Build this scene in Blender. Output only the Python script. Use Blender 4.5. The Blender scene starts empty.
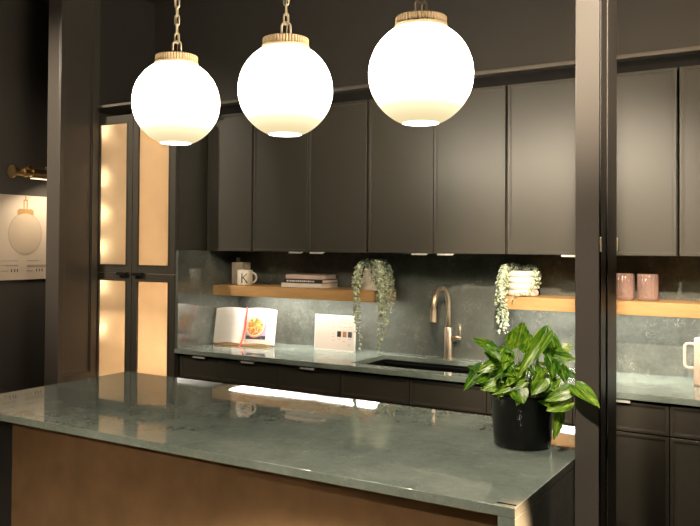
import bpy, bmesh, math, random
from mathutils import Vector, Matrix
random.seed(7)
sc = bpy.context.scene
COL = sc.collection
PI = math.pi

# ------------------------------------------------------------------ materials
def mat(name):
    m = bpy.data.materials.new(name); m.use_nodes = True
    nt = m.node_tree; nt.nodes.clear()
    out = nt.nodes.new('ShaderNodeOutputMaterial')
    return m, nt, out
def N(nt, t, **kw):
    n = nt.nodes.new(t)
    for k, v in kw.items():
        if k in n.inputs: n.inputs[k].default_value = v
        else: setattr(n, k, v)
    return n
def ramp(nt, fac, stops):
    r = nt.nodes.new('ShaderNodeValToRGB'); e = r.color_ramp.elements
    while len(e) < len(stops): e.new(.5)
    for i, (p, c) in enumerate(stops):
        e[i].position = p; e[i].color = (c[0], c[1], c[2], 1)
    nt.links.new(fac, r.inputs[0]); return r
def coords(nt, kind='Object', scale=(1, 1, 1)):
    t = nt.nodes.new('ShaderNodeTexCoord'); m = nt.nodes.new('ShaderNodeMapping')
    m.inputs['Scale'].default_value = scale
    nt.links.new(t.outputs[kind], m.inputs[0]); return m.outputs[0]
def solid(name, col, rough=.5, metal=0, spec=.5, var=.12, scale=8, bump=0, coat=0, stretch=(1, 1, 1)):
    m, nt, out = mat(name)
    b = N(nt, 'ShaderNodeBsdfPrincipled', Roughness=rough, Metallic=metal)
    b.inputs['Specular IOR Level'].default_value = spec
    b.inputs['Coat Weight'].default_value = coat
    b.inputs['Coat Roughness'].default_value = .08
    v = coords(nt, 'Object', stretch)
    n = N(nt, 'ShaderNodeTexNoise', Scale=scale, Detail=4)
    nt.links.new(v, n.inputs['Vector'])
    r = ramp(nt, n.outputs['Fac'], [(.3, [c*(1-var) for c in col]), (.7, [min(1, c*(1+var)) for c in col])])
    nt.links.new(r.outputs[0], b.inputs['Base Color'])
    if bump:
        bp = N(nt, 'ShaderNodeBump', Strength=bump, Distance=.002)
        nt.links.new(n.outputs['Fac'], bp.inputs['Height']); nt.links.new(bp.outputs[0], b.inputs['Normal'])
    nt.links.new(b.outputs[0], out.inputs[0]); return m
def stone(name, rough, base, light, vein, coat=.25):
    m, nt, out = mat(name)
    b = N(nt, 'ShaderNodeBsdfPrincipled', Roughness=rough); b.inputs['Specular IOR Level'].default_value = .8; b.inputs['Coat Weight'].default_value = coat; b.inputs['Coat IOR'].default_value = 1.6 + .5*(coat > .5); b.inputs['Coat Roughness'].default_value = rough
    v = coords(nt, 'Object')
    n1 = N(nt, 'ShaderNodeTexNoise', Scale=5.5, Detail=8, Roughness=.65); nt.links.new(v, n1.inputs['Vector'])
    n2 = N(nt, 'ShaderNodeTexNoise', Scale=60, Detail=3, Roughness=.6); nt.links.new(v, n2.inputs['Vector'])
    mx = N(nt, 'ShaderNodeMath', operation='MULTIPLY_ADD'); mx.inputs[1].default_value = .35
    nt.links.new(n2.outputs['Fac'], mx.inputs[0]); nt.links.new(n1.outputs['Fac'], mx.inputs[2])
    r1 = ramp(nt, mx.outputs[0], [(.48, base), (.86, light)])
    # thin light veins along warped cell borders
    wn = N(nt, 'ShaderNodeTexNoise', Scale=3.2, Detail=5); nt.links.new(v, wn.inputs['Vector'])
    mixv = N(nt, 'ShaderNodeMix', data_type='VECTOR'); mixv.inputs[0].default_value = .55
    nt.links.new(v, mixv.inputs[4]); nt.links.new(wn.outputs['Color'], mixv.inputs[5])
    vo = N(nt, 'ShaderNodeTexVoronoi', feature='DISTANCE_TO_EDGE', Scale=12); nt.links.new(mixv.outputs[1], vo.inputs['Vector'])
    rv = ramp(nt, vo.outputs['Distance'], [(0, (.7, .7, .7)), (.016, (0, 0, 0))])
    nm = N(nt, 'ShaderNodeTexNoise', Scale=4.5, Detail=2); nt.links.new(v, nm.inputs['Vector'])
    rm = ramp(nt, nm.outputs['Fac'], [(.5, (0, 0, 0)), (.68, (1, 1, 1))])
    mm = N(nt, 'ShaderNodeMath', operation='MULTIPLY'); nt.links.new(rv.outputs[0], mm.inputs[0]); nt.links.new(rm.outputs[0], mm.inputs[1])
    # small flecks
    vf = N(nt, 'ShaderNodeTexVoronoi', feature='DISTANCE_TO_EDGE', Scale=62); nt.links.new(mixv.outputs[1], vf.inputs['Vector'])
    rf = ramp(nt, vf.outputs['Distance'], [(0, (1, 1, 1)), (.045, (0, 0, 0))])
    nf = N(nt, 'ShaderNodeTexNoise', Scale=14, Detail=2); nt.links.new(v, nf.inputs['Vector'])
    rg = ramp(nt, nf.outputs['Fac'], [(.52, (0, 0, 0)), (.66, (1, 1, 1))])
    m2 = N(nt, 'ShaderNodeMath', operation='MULTIPLY'); nt.links.new(rf.outputs[0], m2.inputs[0]); nt.links.new(rg.outputs[0], m2.inputs[1])
    ad = N(nt, 'ShaderNodeMath', operation='ADD', use_clamp=True); nt.links.new(mm.outputs[0], ad.inputs[0]); nt.links.new(m2.outputs[0], ad.inputs[1])
    sv = N(nt, 'ShaderNodeMath', operation='MULTIPLY'); sv.inputs[1].default_value = .5; nt.links.new(ad.outputs[0], sv.inputs[0])
    mc = N(nt, 'ShaderNodeMix', data_type='RGBA'); mc.inputs[7].default_value = (*vein, 1)
    nt.links.new(sv.outputs[0], mc.inputs[0]); nt.links.new(r1.outputs[0], mc.inputs[6])
    nt.links.new(mc.outputs[2], b.inputs['Base Color'])
    nt.links.new(b.outputs[0], out.inputs[0]); return m
def wood(name, a, c, rough=.45, sx=(1.5, 14, 14)):
    m, nt, out = mat(name)
    b = N(nt, 'ShaderNodeBsdfPrincipled', Roughness=rough)
    v = coords(nt, 'Object', sx)
    n = N(nt, 'ShaderNodeTexNoise', Scale=4, Detail=6, Roughness=.6, Distortion=.6); nt.links.new(v, n.inputs['Vector'])
    r = ramp(nt, n.outputs['Fac'], [(.3, a), (.7, c)])
    nt.links.new(r.outputs[0], b.inputs['Base Color'])
    bp = N(nt, 'ShaderNodeBump', Strength=.08, Distance=.001); nt.links.new(n.outputs['Fac'], bp.inputs['Height']); nt.links.new(bp.outputs[0], b.inputs['Normal'])
    nt.links.new(b.outputs[0], out.inputs[0]); return m
def emit(name, col, strength):
    m, nt, out = mat(name)
    e = N(nt, 'ShaderNodeEmission', Strength=strength); e.inputs['Color'].default_value = (*col, 1)
    nt.links.new(e.outputs[0], out.inputs[0]); return m

GLOBE_L, GLOBE_COL = 51.0, (1, .87, .67)
M = {}
M['cab'] = solid('charcoal cabinet paint', (.048, .043, .033), .36, spec=.6, var=.05, scale=3)
M['cab_in'] = solid('cabinet dark core', (.010, .009, .008), .8, spec=.2)
M['post'] = solid('taupe charcoal post paint', (.080, .070, .061), .33, var=.05, scale=3)
M['rail'] = solid('pale rail tone', (.12, .105, .088), .35, var=.05)  # crown rail tone, paler than doors and column
M['wall'] = solid('dark bronze wall paint', (.050, .045, .038), .75, var=.06, scale=2)
M['hallwall'] = solid('hall wall paint', (.062, .055, .046), .75, var=.06, scale=2)
M['ceil'] = solid('deep brown ceiling paint', (.035, .02, .016), .8, var=.05)
M['floor'] = wood('dark walnut plank floor', (.035, .024, .015), (.06, .042, .028), .4, (14, 1.2, 14))
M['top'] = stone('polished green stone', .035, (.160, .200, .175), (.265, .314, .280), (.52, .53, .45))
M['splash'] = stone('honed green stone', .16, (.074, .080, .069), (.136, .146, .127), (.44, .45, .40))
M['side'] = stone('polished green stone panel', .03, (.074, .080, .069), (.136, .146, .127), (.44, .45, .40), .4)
M['oak'] = wood('light oak', (.42, .235, .085), (.56, .33, .14), .5)
M['bronze'] = solid('bronze brown lacquer panel', (.24, .145, .072), .10, metal=.6, spec=.5, var=.16, scale=9, bump=.05, coat=.3)
M['brass'] = solid('brushed brass', (.72, .50, .25), .28, metal=1, var=.06, scale=30)
M['faucet'] = solid('champagne bronze faucet', (.66, .54, .40), .36, metal=.9, var=.05, scale=30)
M['cap'] = solid('pale satin brass', (.30, .215, .125), .42, metal=.45, var=.05, scale=40)
M['chain'] = solid('pale brass chain', (.52, .44, .30), .4, metal=.55, var=.05, scale=40)
M['steel'] = solid('brushed steel pull', (.72, .70, .66), .4, metal=.4, var=.05, scale=40)
M['blackpull'] = solid('black pull', (.012, .011, .01), .3, var=.05)
M['black'] = solid('black glazed plastic', (.004, .004, .004), .22, spec=.35, var=.1)
M['sink'] = solid('black composite sink', (.004, .004, .004), .5, spec=.2, var=.2, scale=60)
M['white'] = solid('white paper', (.80, .77, .73), .6, var=.03)
M['cream'] = solid('cream ceramic', (.72, .66, .56), .3, var=.04)
M['bone'] = solid('bone ceramic with raised specks', (.66, .58, .46), .45, var=.12, scale=90, bump=.3)
M['pot_white'] = solid('matt white ceramic', (.72, .68, .60), .55, var=.04, scale=20)
M['pink'] = solid('pale pink stoneware', (.74, .53, .42), .42, var=.03)
M['placard'] = solid('white acrylic sign', (.60, .51, .44), .35, var=.02)
M['ink'] = solid('grey ink', (.40, .34, .30), .7)
M['inklight'] = solid('pale grey ink', (.60, .52, .46), .7)
M['inkdark'] = solid('black ink', (.02, .018, .016), .6)
M['bookblack'] = solid('black book cloth', (.015, .014, .014), .5)
M['bookpink'] = solid('dusty rose book cloth', (.60, .45, .40), .6)
M['bookwhite'] = solid('white book cloth', (.72, .66, .58), .55)
M['pages'] = wood('page edges', (.62, .52, .44), (.74, .64, .56), .8, (2, 2, 220))
M['ribbon'] = solid('red ribbon', (.75, .10, .08), .5)
M['soil'] = solid('potting soil', (.02, .014, .009), .9, var=.4, scale=80, bump=.5)
M['stem'] = solid('green stem', (.22, .36, .08), .5)
M['pearl'] = solid('grey green pearl leaves', (.46, .52, .37), .35, var=.75, scale=45)
M['vine'] = solid('vine stem', (.20, .24, .12), .6)
M['sheet'] = solid('poster paper', (.68, .56, .44), .6, var=.02)
M['sheetglobe'] = solid('printed globe tint', (.50, .40, .29), .6, var=.03)
M['sheetglobe2'] = solid('printed globe highlight tint', (.58, .46, .34), .6, var=.03)
M['sheetcap'] = solid('printed brass tint', (.42, .24, .09), .6)
M['lens'] = emit('spotlight lens', (1, .86, .68), 12)
M['aperture'] = emit('globe opening glow', (1, .96, .88), 4)
M['cabled'] = emit('warm cabinet light', (1, .60, .29), 270)
M['cabspot'] = emit('warm cabinet puck light', (1, .74, .44), 60)
M['picled'] = emit('picture light tube', (1, .80, .52), 2.5)

def mk_globe():
    m, nt, out = mat('opal glass globe lit')
    t = nt.nodes.new('ShaderNodeTexCoord'); s = nt.nodes.new('ShaderNodeSeparateXYZ'); nt.links.new(t.outputs['Object'], s.inputs[0])
    mr = N(nt, 'ShaderNodeMapRange'); mr.inputs[1].default_value = -.142; mr.inputs[2].default_value = .142
    nt.links.new(s.outputs[2], mr.inputs[0])
    r = ramp(nt, mr.outputs[0], [(.0, (.0160, .0160, .0160)), (.09, (.019, .019, .019)), (.17, (.026, .026, .026)), (.26, (.065, .065, .065)), (.46, (1, 1, 1))])
    rc = ramp(nt, mr.outputs[0], [(.0, (1, .80, .42)), (.18, (1, .86, .54)), (.4, GLOBE_COL)])
    mu = N(nt, 'ShaderNodeMath', operation='MULTIPLY'); mu.inputs[1].default_value = GLOBE_L; nt.links.new(r.outputs[0], mu.inputs[0])
    e = nt.nodes.new('ShaderNodeEmission'); nt.links.new(rc.outputs[0], e.inputs[0]); nt.links.new(mu.outputs[0], e.inputs[1])
    nt.links.new(e.outputs[0], out.inputs[0]); return m
M['globe'] = mk_globe()
def mk_led():
    m, nt, out = mat('ribbed light lens')
    t = nt.nodes.new('ShaderNodeTexCoord')
    w = N(nt, 'ShaderNodeTexWave', Scale=24.2, wave_type='BANDS', bands_direction='X'); nt.links.new(t.outputs['Object'], w.inputs['Vector'])
    r = ramp(nt, w.outputs['Fac'], [(.35, (.01, .01, .01)), (.8, (1, 1, 1))])
    mu = N(nt, 'ShaderNodeMath', operation='MULTIPLY'); mu.inputs[1].default_value = 30; nt.links.new(r.outputs[0], mu.inputs[0])
    e = nt.nodes.new('ShaderNodeEmission'); e.inputs[0].default_value = (1, .93, .82, 1); nt.links.new(mu.outputs[0], e.inputs[1])
    nt.links.new(e.outputs[0], out.inputs[0]); return m
M['led'] = mk_led()
def mk_frost():
    m, nt, out = mat('frosted cabinet glass')
    n = N(nt, 'ShaderNodeTexNoise', Scale=12, Detail=2)
    nt.links.new(coords(nt), n.inputs['Vector'])
    r = ramp(nt, n.outputs['Fac'], [(.3, (.86, .80, .70)), (.7, (.90, .84, .74))])
    t = nt.nodes.new('ShaderNodeBsdfTranslucent'); nt.links.new(r.outputs[0], t.inputs[0])
    g = N(nt, 'ShaderNodeBsdfGlossy', Roughness=.3)
    mx = nt.nodes.new('ShaderNodeMixShader'); mx.inputs[0].default_value = .04
    nt.links.new(t.outputs[0], mx.inputs[1]); nt.links.new(g.outputs[0], mx.inputs[2]); nt.links.new(mx.outputs[0], out.inputs[0]); return m
M['frost'] = mk_frost()
def mk_glass():
    m, nt, out = mat('rose tinted ribbed glass')
    b = N(nt, 'ShaderNodeBsdfPrincipled', Roughness=.04, IOR=1.45)
    n = N(nt, 'ShaderNodeTexNoise', Scale=10); nt.links.new(coords(nt), n.inputs['Vector'])
    r = ramp(nt, n.outputs['Fac'], [(.3, (.74, .50, .43)), (.7, (.82, .58, .50))]); nt.links.new(r.outputs[0], b.inputs['Base Color'])
    b.inputs['Transmission Weight'].default_value = .72
    nt.links.new(b.outputs[0], out.inputs[0]); return m
def mk_clear():
    m, nt, out = mat('clear inner glass face')
    t = nt.nodes.new('ShaderNodeBsdfTransparent'); n = N(nt, 'ShaderNodeTexNoise', Scale=5)
    nt.links.new(coords(nt), n.inputs['Vector'])
    rr_ = ramp(nt, n.outputs['Fac'], [(.3, (.95, .95, .93)), (.7, (.97, .97, .96))]); nt.links.new(rr_.outputs[0], t.inputs[0])
    g = N(nt, 'ShaderNodeBsdfGlossy', Roughness=.05); mx = nt.nodes.new('ShaderNodeMixShader'); mx.inputs[0].default_value = .05
    nt.links.new(t.outputs[0], mx.inputs[1]); nt.links.new(g.outputs[0], mx.inputs[2]); nt.links.new(mx.outputs[0], out.inputs[0]); return m
M['clearback'] = mk_clear()
M['roseglass'] = mk_glass()
def mk_leaf():
    m, nt, out = mat('variegated pothos leaf')
    b = N(nt, 'ShaderNodeBsdfPrincipled', Roughness=.32)
    uv = nt.nodes.new('ShaderNodeUVMap'); uv.uv_map = 'UVMap'
    geo = nt.nodes.new('ShaderNodeNewGeometry')
    mp = N(nt, 'ShaderNodeMapping'); mp.inputs['Scale'].default_value = (6.5, 2.4, 1)
    nt.links.new(uv.outputs[0], mp.inputs[0])
    cmb = nt.nodes.new('ShaderNodeCombineXYZ'); ml = N(nt, 'ShaderNodeMath', operation='MULTIPLY'); ml.inputs[1].default_value = 40
    nt.links.new(geo.outputs['Random Per Island'], ml.inputs[0]); nt.links.new(ml.outputs[0], cmb.inputs[2])
    va = N(nt, 'ShaderNodeVectorMath', operation='ADD'); nt.links.new(mp.outputs[0], va.inputs[0]); nt.links.new(cmb.outputs[0], va.inputs[1])
    n = N(nt, 'ShaderNodeTexNoise', Scale=1.4, Detail=2, Roughness=.5, Distortion=.9); nt.links.new(va.outputs[0], n.inputs['Vector'])
    sh = N(nt, 'ShaderNodeMath', operation='MULTIPLY_ADD'); sh.inputs[1].default_value = .30
    nt.links.new(geo.outputs['Random Per Island'], sh.inputs[0]); nt.links.new(n.outputs['Fac'], sh.inputs[2])
    r = ramp(nt, sh.outputs[0], [(.42, (.016, .080, .006)), (.60, (.070, .22, .010)), (.76, (.24, .42, .020)), (.92, (.66, .66, .15))])
    sx = nt.nodes.new('ShaderNodeSeparateXYZ'); nt.links.new(uv.outputs[0], sx.inputs[0])
    ab = N(nt, 'ShaderNodeMath', operation='SUBTRACT'); ab.inputs[1].default_value = .5; nt.links.new(sx.outputs[0], ab.inputs[0])
    ab2 = N(nt, 'ShaderNodeMath', operation='ABSOLUTE'); nt.links.new(ab.outputs[0], ab2.inputs[0])
    rv = ramp(nt, ab2.outputs[0], [(0, (.7, .7, .7)), (.035, (0, 0, 0))])
    mx = N(nt, 'ShaderNodeMix', data_type='RGBA'); mx.inputs[7].default_value = (.45, .55, .10, 1)
    nt.links.new(rv.outputs[0], mx.inputs[0]); nt.links.new(r.outputs[0], mx.inputs[6])
    nt.links.new(mx.outputs[2], b.inputs['Base Color'])
    tr = nt.nodes.new('ShaderNodeBsdfTranslucent'); nt.links.new(mx.outputs[2], tr.inputs[0])
    ms = nt.nodes.new('ShaderNodeMixShader'); ms.inputs[0].default_value = .22
    nt.links.new(b.outputs[0], ms.inputs[1]); nt.links.new(tr.outputs[0], ms.inputs[2]); nt.links.new(ms.outputs[0], out.inputs[0]); return m
M['leaf'] = mk_leaf()
def mk_page(name, lines):
    m, nt, out = mat(name)
    b = N(nt, 'ShaderNodeBsdfPrincipled', Roughness=.55)
    uv = nt.nodes.new('ShaderNodeUVMap'); uv.uv_map = 'UVMap'
    br = N(nt, 'ShaderNodeTexBrick', Scale=1)
    br.inputs['Color1'].default_value = (.60, .55, .52, 1); br.inputs['Color2'].default_value = (.70, .65, .61, 1); br.inputs['Mortar'].default_value = (.86, .82, .77, 1)
    br.inputs['Brick Width'].default_value = .13; br.inputs['Row Height'].default_value = .032; br.inputs['Mortar Size'].default_value = .011
    nt.links.new(uv.outputs[0], br.inputs['Vector'])
    sx = nt.nodes.new('ShaderNodeSeparateXYZ'); nt.links.new(uv.outputs[0], sx.inputs[0])
    rx = ramp(nt, sx.outputs[0], [(.12, (0, 0, 0)), (.14, (1, 1, 1)), (.84, (1, 1, 1)), (.86, (0, 0, 0))])
    ry = ramp(nt, sx.outputs[1], [(.10, (0, 0, 0)), (.12, (1, 1, 1)), (.80, (1, 1, 1)), (.82, (0, 0, 0))])
    mu = N(nt, 'ShaderNodeMath', operation='MULTIPLY'); nt.links.new(rx.outputs[0], mu.inputs[0]); nt.links.new(ry.outputs[0], mu.inputs[1])
    m3 = N(nt, 'ShaderNodeMath', operation='MULTIPLY'); m3.inputs[1].default_value = lines; nt.links.new(mu.outputs[0], m3.inputs[0])
    mx = N(nt, 'ShaderNodeMix', data_type='RGBA'); mx.inputs[6].default_value = (.86, .82, .77, 1)
    nt.links.new(m3.outputs[0], mx.inputs[0]); nt.links.new(br.outputs[0], mx.inputs[7]); nt.links.new(mx.outputs[2], b.inputs['Base Color'])
    nt.links.new(b.outputs[0], out.inputs[0]); return m
M['textpage'] = mk_page('printed recipe text page', .6)
M['photopage'] = mk_page('bright page', 0)
def mk_food():
    m, nt, out = mat('printed bowl of noodles and vegetables')
    b = N(nt, 'ShaderNodeBsdfPrincipled', Roughness=.45)
    v = N(nt, 'ShaderNodeTexVoronoi', Scale=95); nt.links.new(coords(nt), v.inputs['Vector'])
    s = nt.nodes.new('ShaderNodeSeparateColor'); nt.links.new(v.outputs['Color'], s.inputs[0])
    r = ramp(nt, s.outputs[0], [(0, (.85, .20, .06)), (.3, (.90, .45, .14)), (.55, (.85, .70, .30)), (.75, (.28, .45, .08)), (1, (.90, .80, .55))])
    r.color_ramp.interpolation = 'CONSTANT'
    nt.links.new(r.outputs[0], b.inputs['Base Color']); nt.links.new(b.outputs[0], out.inputs[0]); return m
M['food'] = mk_food()
M['lilac'] = solid('printed lilac cloth', (.55, .45, .62), .5)
M['navy'] = solid('printed dark plum', (.06, .05, .09), .5)
M['peach'] = solid('printed coral rim', (.85, .38, .26), .5)
M['sw_black'] = solid('black swatch', (.02, .016, .014), .4)
M['sw_brown'] = solid('copper brown swatch', (.32, .14, .065), .4, var=.3, scale=120)
M['sw_grey'] = solid('charcoal speckled swatch', (.06, .05, .055), .4, var=.6, scale=200)
M['rug'] = solid('pale added rug', (.62, .54, .44), .9, var=.15, scale=60, bump=.4)

# ------------------------------------------------------------------ mesh helpers
class MB:
    def __init__(s): s.v = []; s.f = []; s.uv = {}
    def add(s, vs, fs, uvs=None):
        o = len(s.v); s.v += [tuple(v) for v in vs]
        for i, f in enumerate(fs):
            s.f.append(tuple(o+k for k in f))
            if uvs: s.uv[len(s.f)-1] = [uvs[k] for k in f]
        return s
    def bm(s, bm, mtx=None):
        bm.verts.index_update()
        vs = [(mtx @ v.co) if mtx else v.co.copy() for v in bm.verts]
        s.add(vs, [[v.index for v in f.verts] for f in bm.faces]); bm.free(); return s
    def box(s, x0, x1, y0, y1, z0, z1, bev=0, mtx=None, seg=2):
        bm = bmesh.new(); bmesh.ops.create_cube(bm, size=1)
        for v in bm.verts:
            v.co = Vector((x0 if v.co.x < 0 else x1, y0 if v.co.y < 0 else y1, z0 if v.co.z < 0 else z1))
        if bev: bmesh.ops.bevel(bm, geom=bm.edges[:], offset=bev, segments=seg, affect='EDGES', profile=.5, clamp_overlap=True)
        return s.bm(bm, mtx)
    def lathe(s, prof, c=(0, 0, 0), n=32, flute=0, nf=0, mtx=None):
        # prof: list of (r, z, flute_weight?)
        vs = []; fs = []
        for p in prof:
            w = p[2] if len(p) > 2 else 1
            for k in range(n):
                a = 2*PI*k/n
                r = p[0]*(1 + w*flute*math.cos(nf*a)) if flute else p[0]
                q = Vector((c[0]+r*math.cos(a), c[1]+r*math.sin(a), c[2]+p[1]))
                vs.append(mtx @ q if mtx else q)
        m = len(prof)
        for i in range(m-1):
            for k in range(n):
                k2 = (k+1) % n
                fs.append((i*n+k, i*n+k2, (i+1)*n+k2, (i+1)*n+k))
        if prof[0][0] > 1e-6: fs.append(tuple(range(n-1, -1, -1)))
        if prof[-1][0] > 1e-6: fs.append(tuple((m-1)*n+k for k in range(n)))
        return s.add(vs, fs)
    def tube(s, pts, r, n=10, cap=True, closed=False):
        pts = [Vector(p) for p in pts]; m = len(pts)
        rs = r if isinstance(r, (list, tuple)) else [r]*m
        vs = []; fs = []; ref = None
        for i, p in enumerate(pts):
            if closed: t = pts[(i+1) % m]-pts[i-1]
            else: t = pts[min(i+1, m-1)]-pts[max(i-1, 0)]
            t.normalize()
            if ref is None:
                ref = t.orthogonal().normalized()
            ref = (ref - t*ref.dot(t)); ref = ref.normalized() if ref.length > 1e-6 else t.orthogonal().normalized()
            b = t.cross(ref)
            for k in range(n):
                a = 2*PI*k/n; vs.append(p+(ref*math.cos(a)+b*math.sin(a))*rs[i])
        for i in range(m if closed else m-1):
            j = (i+1) % m
            for k in range(n):
                k2 = (k+1) % n; fs.append((i*n+k, i*n+k2, j*n+k2, j*n+k))
        if cap and not closed:
            fs.append(tuple(range(n-1, -1, -1))); fs.append(tuple((m-1)*n+k for k in range(n)))
        return s.add(vs, fs)
    def cyl(s, a, b, r, n=16): return s.tube([a, b], r, n)
    def grid(s, xs, ys, z0, z1, skip):
        # a slab made of cells, cells in skip left open; only outer faces
        nx, ny = len(xs), len(ys); vs = []; fs = []
        for z in (z1, z0):
            for y in ys:
                for x in xs: vs.append((x, y, z))
        o = nx*ny
        solid_ = lambda i, j: 0 <= i < nx-1 and 0 <= j < ny-1 and (i, j) not in skip
        for i in range(nx-1):
            for j in range(ny-1):
                if not solid_(i, j): continue
                a, b, c, d = j*nx+i, j*nx+i+1, (j+1)*nx+i+1, (j+1)*nx+i
                fs.append((a, b, c, d)); fs.append((d+o, c+o, b+o, a+o))
                if not solid_(i, j-1): fs.append((a+o, b+o, b, a))
                if not solid_(i+1, j): fs.append((b+o, c+o, c, b))
                if not solid_(i, j+1): fs.append((c+o, d+o, d, c))
                if not solid_(i-1, j): fs.append((d+o, a+o, a, d))
        return s.add(vs, fs)
    def build(s, name, m, parent=None, smooth=False, loc=None):
        me = bpy.data.meshes.new(name); me.from_pydata([tuple(v) for v in s.v], [], s.f); me.validate()
        if s.uv:
            l = me.uv_layers.new(name='UVMap')
            for p in me.polygons:
                u = s.uv.get(p.index)
                if u:
                    for k, li in enumerate(p.loop_indices): l.data[li].uv = u[k]
        if smooth:
            for p in me.polygons: p.use_smooth = True
        me.materials.append(m)
        o = bpy.data.objects.new(name, me); COL.objects.link(o)
        if parent is not None:
            o.parent = parent
            if loc is None:                      # geometry was given in world space
                off = world_loc(parent)
                me.transform(Matrix.Translation(-off))
            else: o.location = loc
        elif loc is not None: o.location = loc
        return o
def world_loc(o):
    p = Vector((0, 0, 0))
    while o is not None: p += o.location; o = o.parent
    return p
def origin_to(o, p):
    p = Vector(p); o.data.transform(Matrix.Translation(-p)); o.location = o.location + p
    return o
def sharp(o, ang=35):
    bm = bmesh.new(); bm.from_mesh(o.data)
    for e in bm.edges:
        if len(e.link_faces) == 2 and e.calc_face_angle(0) > math.radians(ang): e.smooth = False
    bm.to_mesh(o.data); bm.free(); return o
def thing(name, label, cat, loc, group=None):
    o = bpy.data.objects.new(name, None); COL.objects.link(o); o.location = loc
    o.empty_display_size = .05
    return tag(o, label, cat, group)
def tag(o, label, cat, group=None):
    o['label'] = label; o['category'] = cat
    if group: o['group'] = group
    return o
def struct(o): o['kind'] = 'structure'; return o
def copy_tree(o, parent=None):
    c = o.copy(); COL.objects.link(c)
    if parent is not None: c.parent = parent
    for ch in list(o.children): copy_tree(ch, c)
    return c

# ------------------------------------------------------------------ the room
YB = .5213
struct(MB().box(-2.6, 5.2, -6.2, .8, -.1, 0).build('floor', M['floor']))
struct(MB().box(-2.6, 5.2, -6.2, .8, 3.03, 3.13).build('ceiling', M['ceil']))
struct(MB().box(-1.35, 5.2, YB+.02, YB+.14, 0, 3.03).build('wall_back', M['wall']))
struct(MB().box(-1.35, -1.25, -6.2, YB+.02, 0, 3.03).build('wall_left', M['hallwall']))
struct(MB().box(5.1, 5.2, -6.2, YB+.02, 0, 3.03).build('wall_right', M['wall']))
struct(MB().box(-1.35, 5.2, -6.2, -6.1, 0, 3.03).build('wall_front', M['wall']))
struct(MB().box(-.86, -.729, 0.002, YB+.02, 0, 3.03).build('wall_niche', M['wall']))
struct(MB().box(-1.25, -1.238, -6.1, YB+.02, 0, .12, .003).build('baseboard_left', M['hallwall']))

# panelled column at the left end of the kitchen
col = thing('panelled_column', 'dark panelled column at the left end of the kitchen, beside the lit glass cabinet', 'column', (-.675, -.137, 0))
MB().box(-.729, -.632, -.272, -.002, 0, 3.03, .002).build('column_core', M['post'], col)
fr = MB()
for (y0, y1, z0, z1) in [(-.272, -.234, 0, 3.03), (-.048, -.002, 0, 3.03), (-.234, -.048, .0, .745), (-.234, -.048, 2.96, 3.03)]:
    fr.box(-.633, -.62, y0, y1, z0, z1, .0015)
fr.build('panel_frame', M['post'], col)
fm = MB()
for (y0, y1, z0, z1) in [(-.234, -.228, .745, 2.96), (-.054, -.048, .745, 2.96), (-.228, -.054, .745, .751), (-.228, -.054, 2.954, 2.96)]:
    fm.box(-.633, -.626, y0, y1, z0, z1, .0012)
fm.build('panel_moulding', M['post'], col)

# slim post at the right end of the island
post = thing('support_post', 'tall slim taupe post rising beside the right end of the island', 'post', (2.45, -1.03, 0))
MB().box(2.4225, 2.478, -1.094, -.885, 0, 3.03, .0015).build('post_core', M['post'], post)
MB().box(2.4215, 2.4825, -1.100, -1.094, 0, 3.03, .0015).build('face_board', M['post'], post)
ed = MB().box(2.4785, 2.4825, -1.005, -.900, 0, 3.03, .0015).box(2.4785, 2.481, -1.075, -1.020, 0, 3.03, .001)
ed.build('side_moulding', M['post'], post)
for (y, w) in ((-1.085, .010), (-.893, .012)):
    o = MB().box(2.478, 2.4865, y-w/2, y+w/2, 1.462, 1.500, .0015).build('latch_plate', M['chain'], post)
    o['label'] = 'small pale brass latch plate'

# ------------------------------------------------------------------ wall cabinets
ZUB, ZUT, YU = 1.4401, 2.200, .2229
def shaker(x0, x1, z0, z1, y, b=.0125, d=.006, t=.02):
    """slim framed door, face at y, looking to -Y"""
    m = MB()
    m.box(x0+b-.001, x1-b+.001, y+d, y+t, z0+b-.001, z1-b+.001)
    for (a, c, e, f) in [(x0, x0+b, z0, z1), (x1-b, x1, z0, z1), (x0+b, x1-b, z0, z0+b), (x0+b, x1-b, z1-b, z1)]:
        m.box(a, c, y, y+t, e, f, .0012)
    q = b+.004
    for (a, c, e, f) in [(x0+b, x0+q, z0+b, z1-b), (x1-q, x1-b, z0+b, z1-b), (x0+q, x1-q, z0+b, z0+q), (x0+q, x1-q, z1-q, z1-b)]:
        m.box(a, c, y+d*.5, y+t, e, f)
    return m
def pull(x0, x1, y, z, parent, m='steel', down=True):
    k = MB()
    k.box(x0, x1, y-.012, y+.006, z-.0035, z-.0005, .0008)
    k.box(x0, x1, y-.0125, y-.0095, z-.009, z-.0005, .0008)
    o = k.build('edge_pull', M[m], parent); return o
def upper(x0, x1, label, handles, ndoor):
    t = thing('wall_cabinet', label, 'cabinet', ((x0+x1)/2, .40, ZUB), 'charcoal wall cabinets above the counter')
    MB().box(x0+.0045, x1-.0045, YU+.022, YB, ZUB+.003, ZUT, .001).build('carcass', M['cab'], t)
    w = (x1-x0)/ndoor
    for i in range(ndoor):
        a, c = x0+i*w+.0016, x0+(i+1)*w-.0016
        if i == 0: a += .0040
        if i == ndoor-1: c -= .0040
        d = shaker(a, c, ZUB, ZUT-.002, YU).build('door', M['cab'], t)
        h = handles[i]
        if h == 'r': pull(c-.105, c-.025, YU, ZUB, d)
        elif h == 'l': pull(a+.025, a+.105, YU, ZUB, d)
    return t
X0, W = .3268, .3581
upper(.002, X0, 'narrow single-door charcoal wall cabinet at the left, above the flask and initialled mug', [None], 1)
upper(X0, X0+2*W, 'two-door charcoal wall cabinet above the stack of books on the oak shelf', ['r', 'l'], 2)
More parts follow.
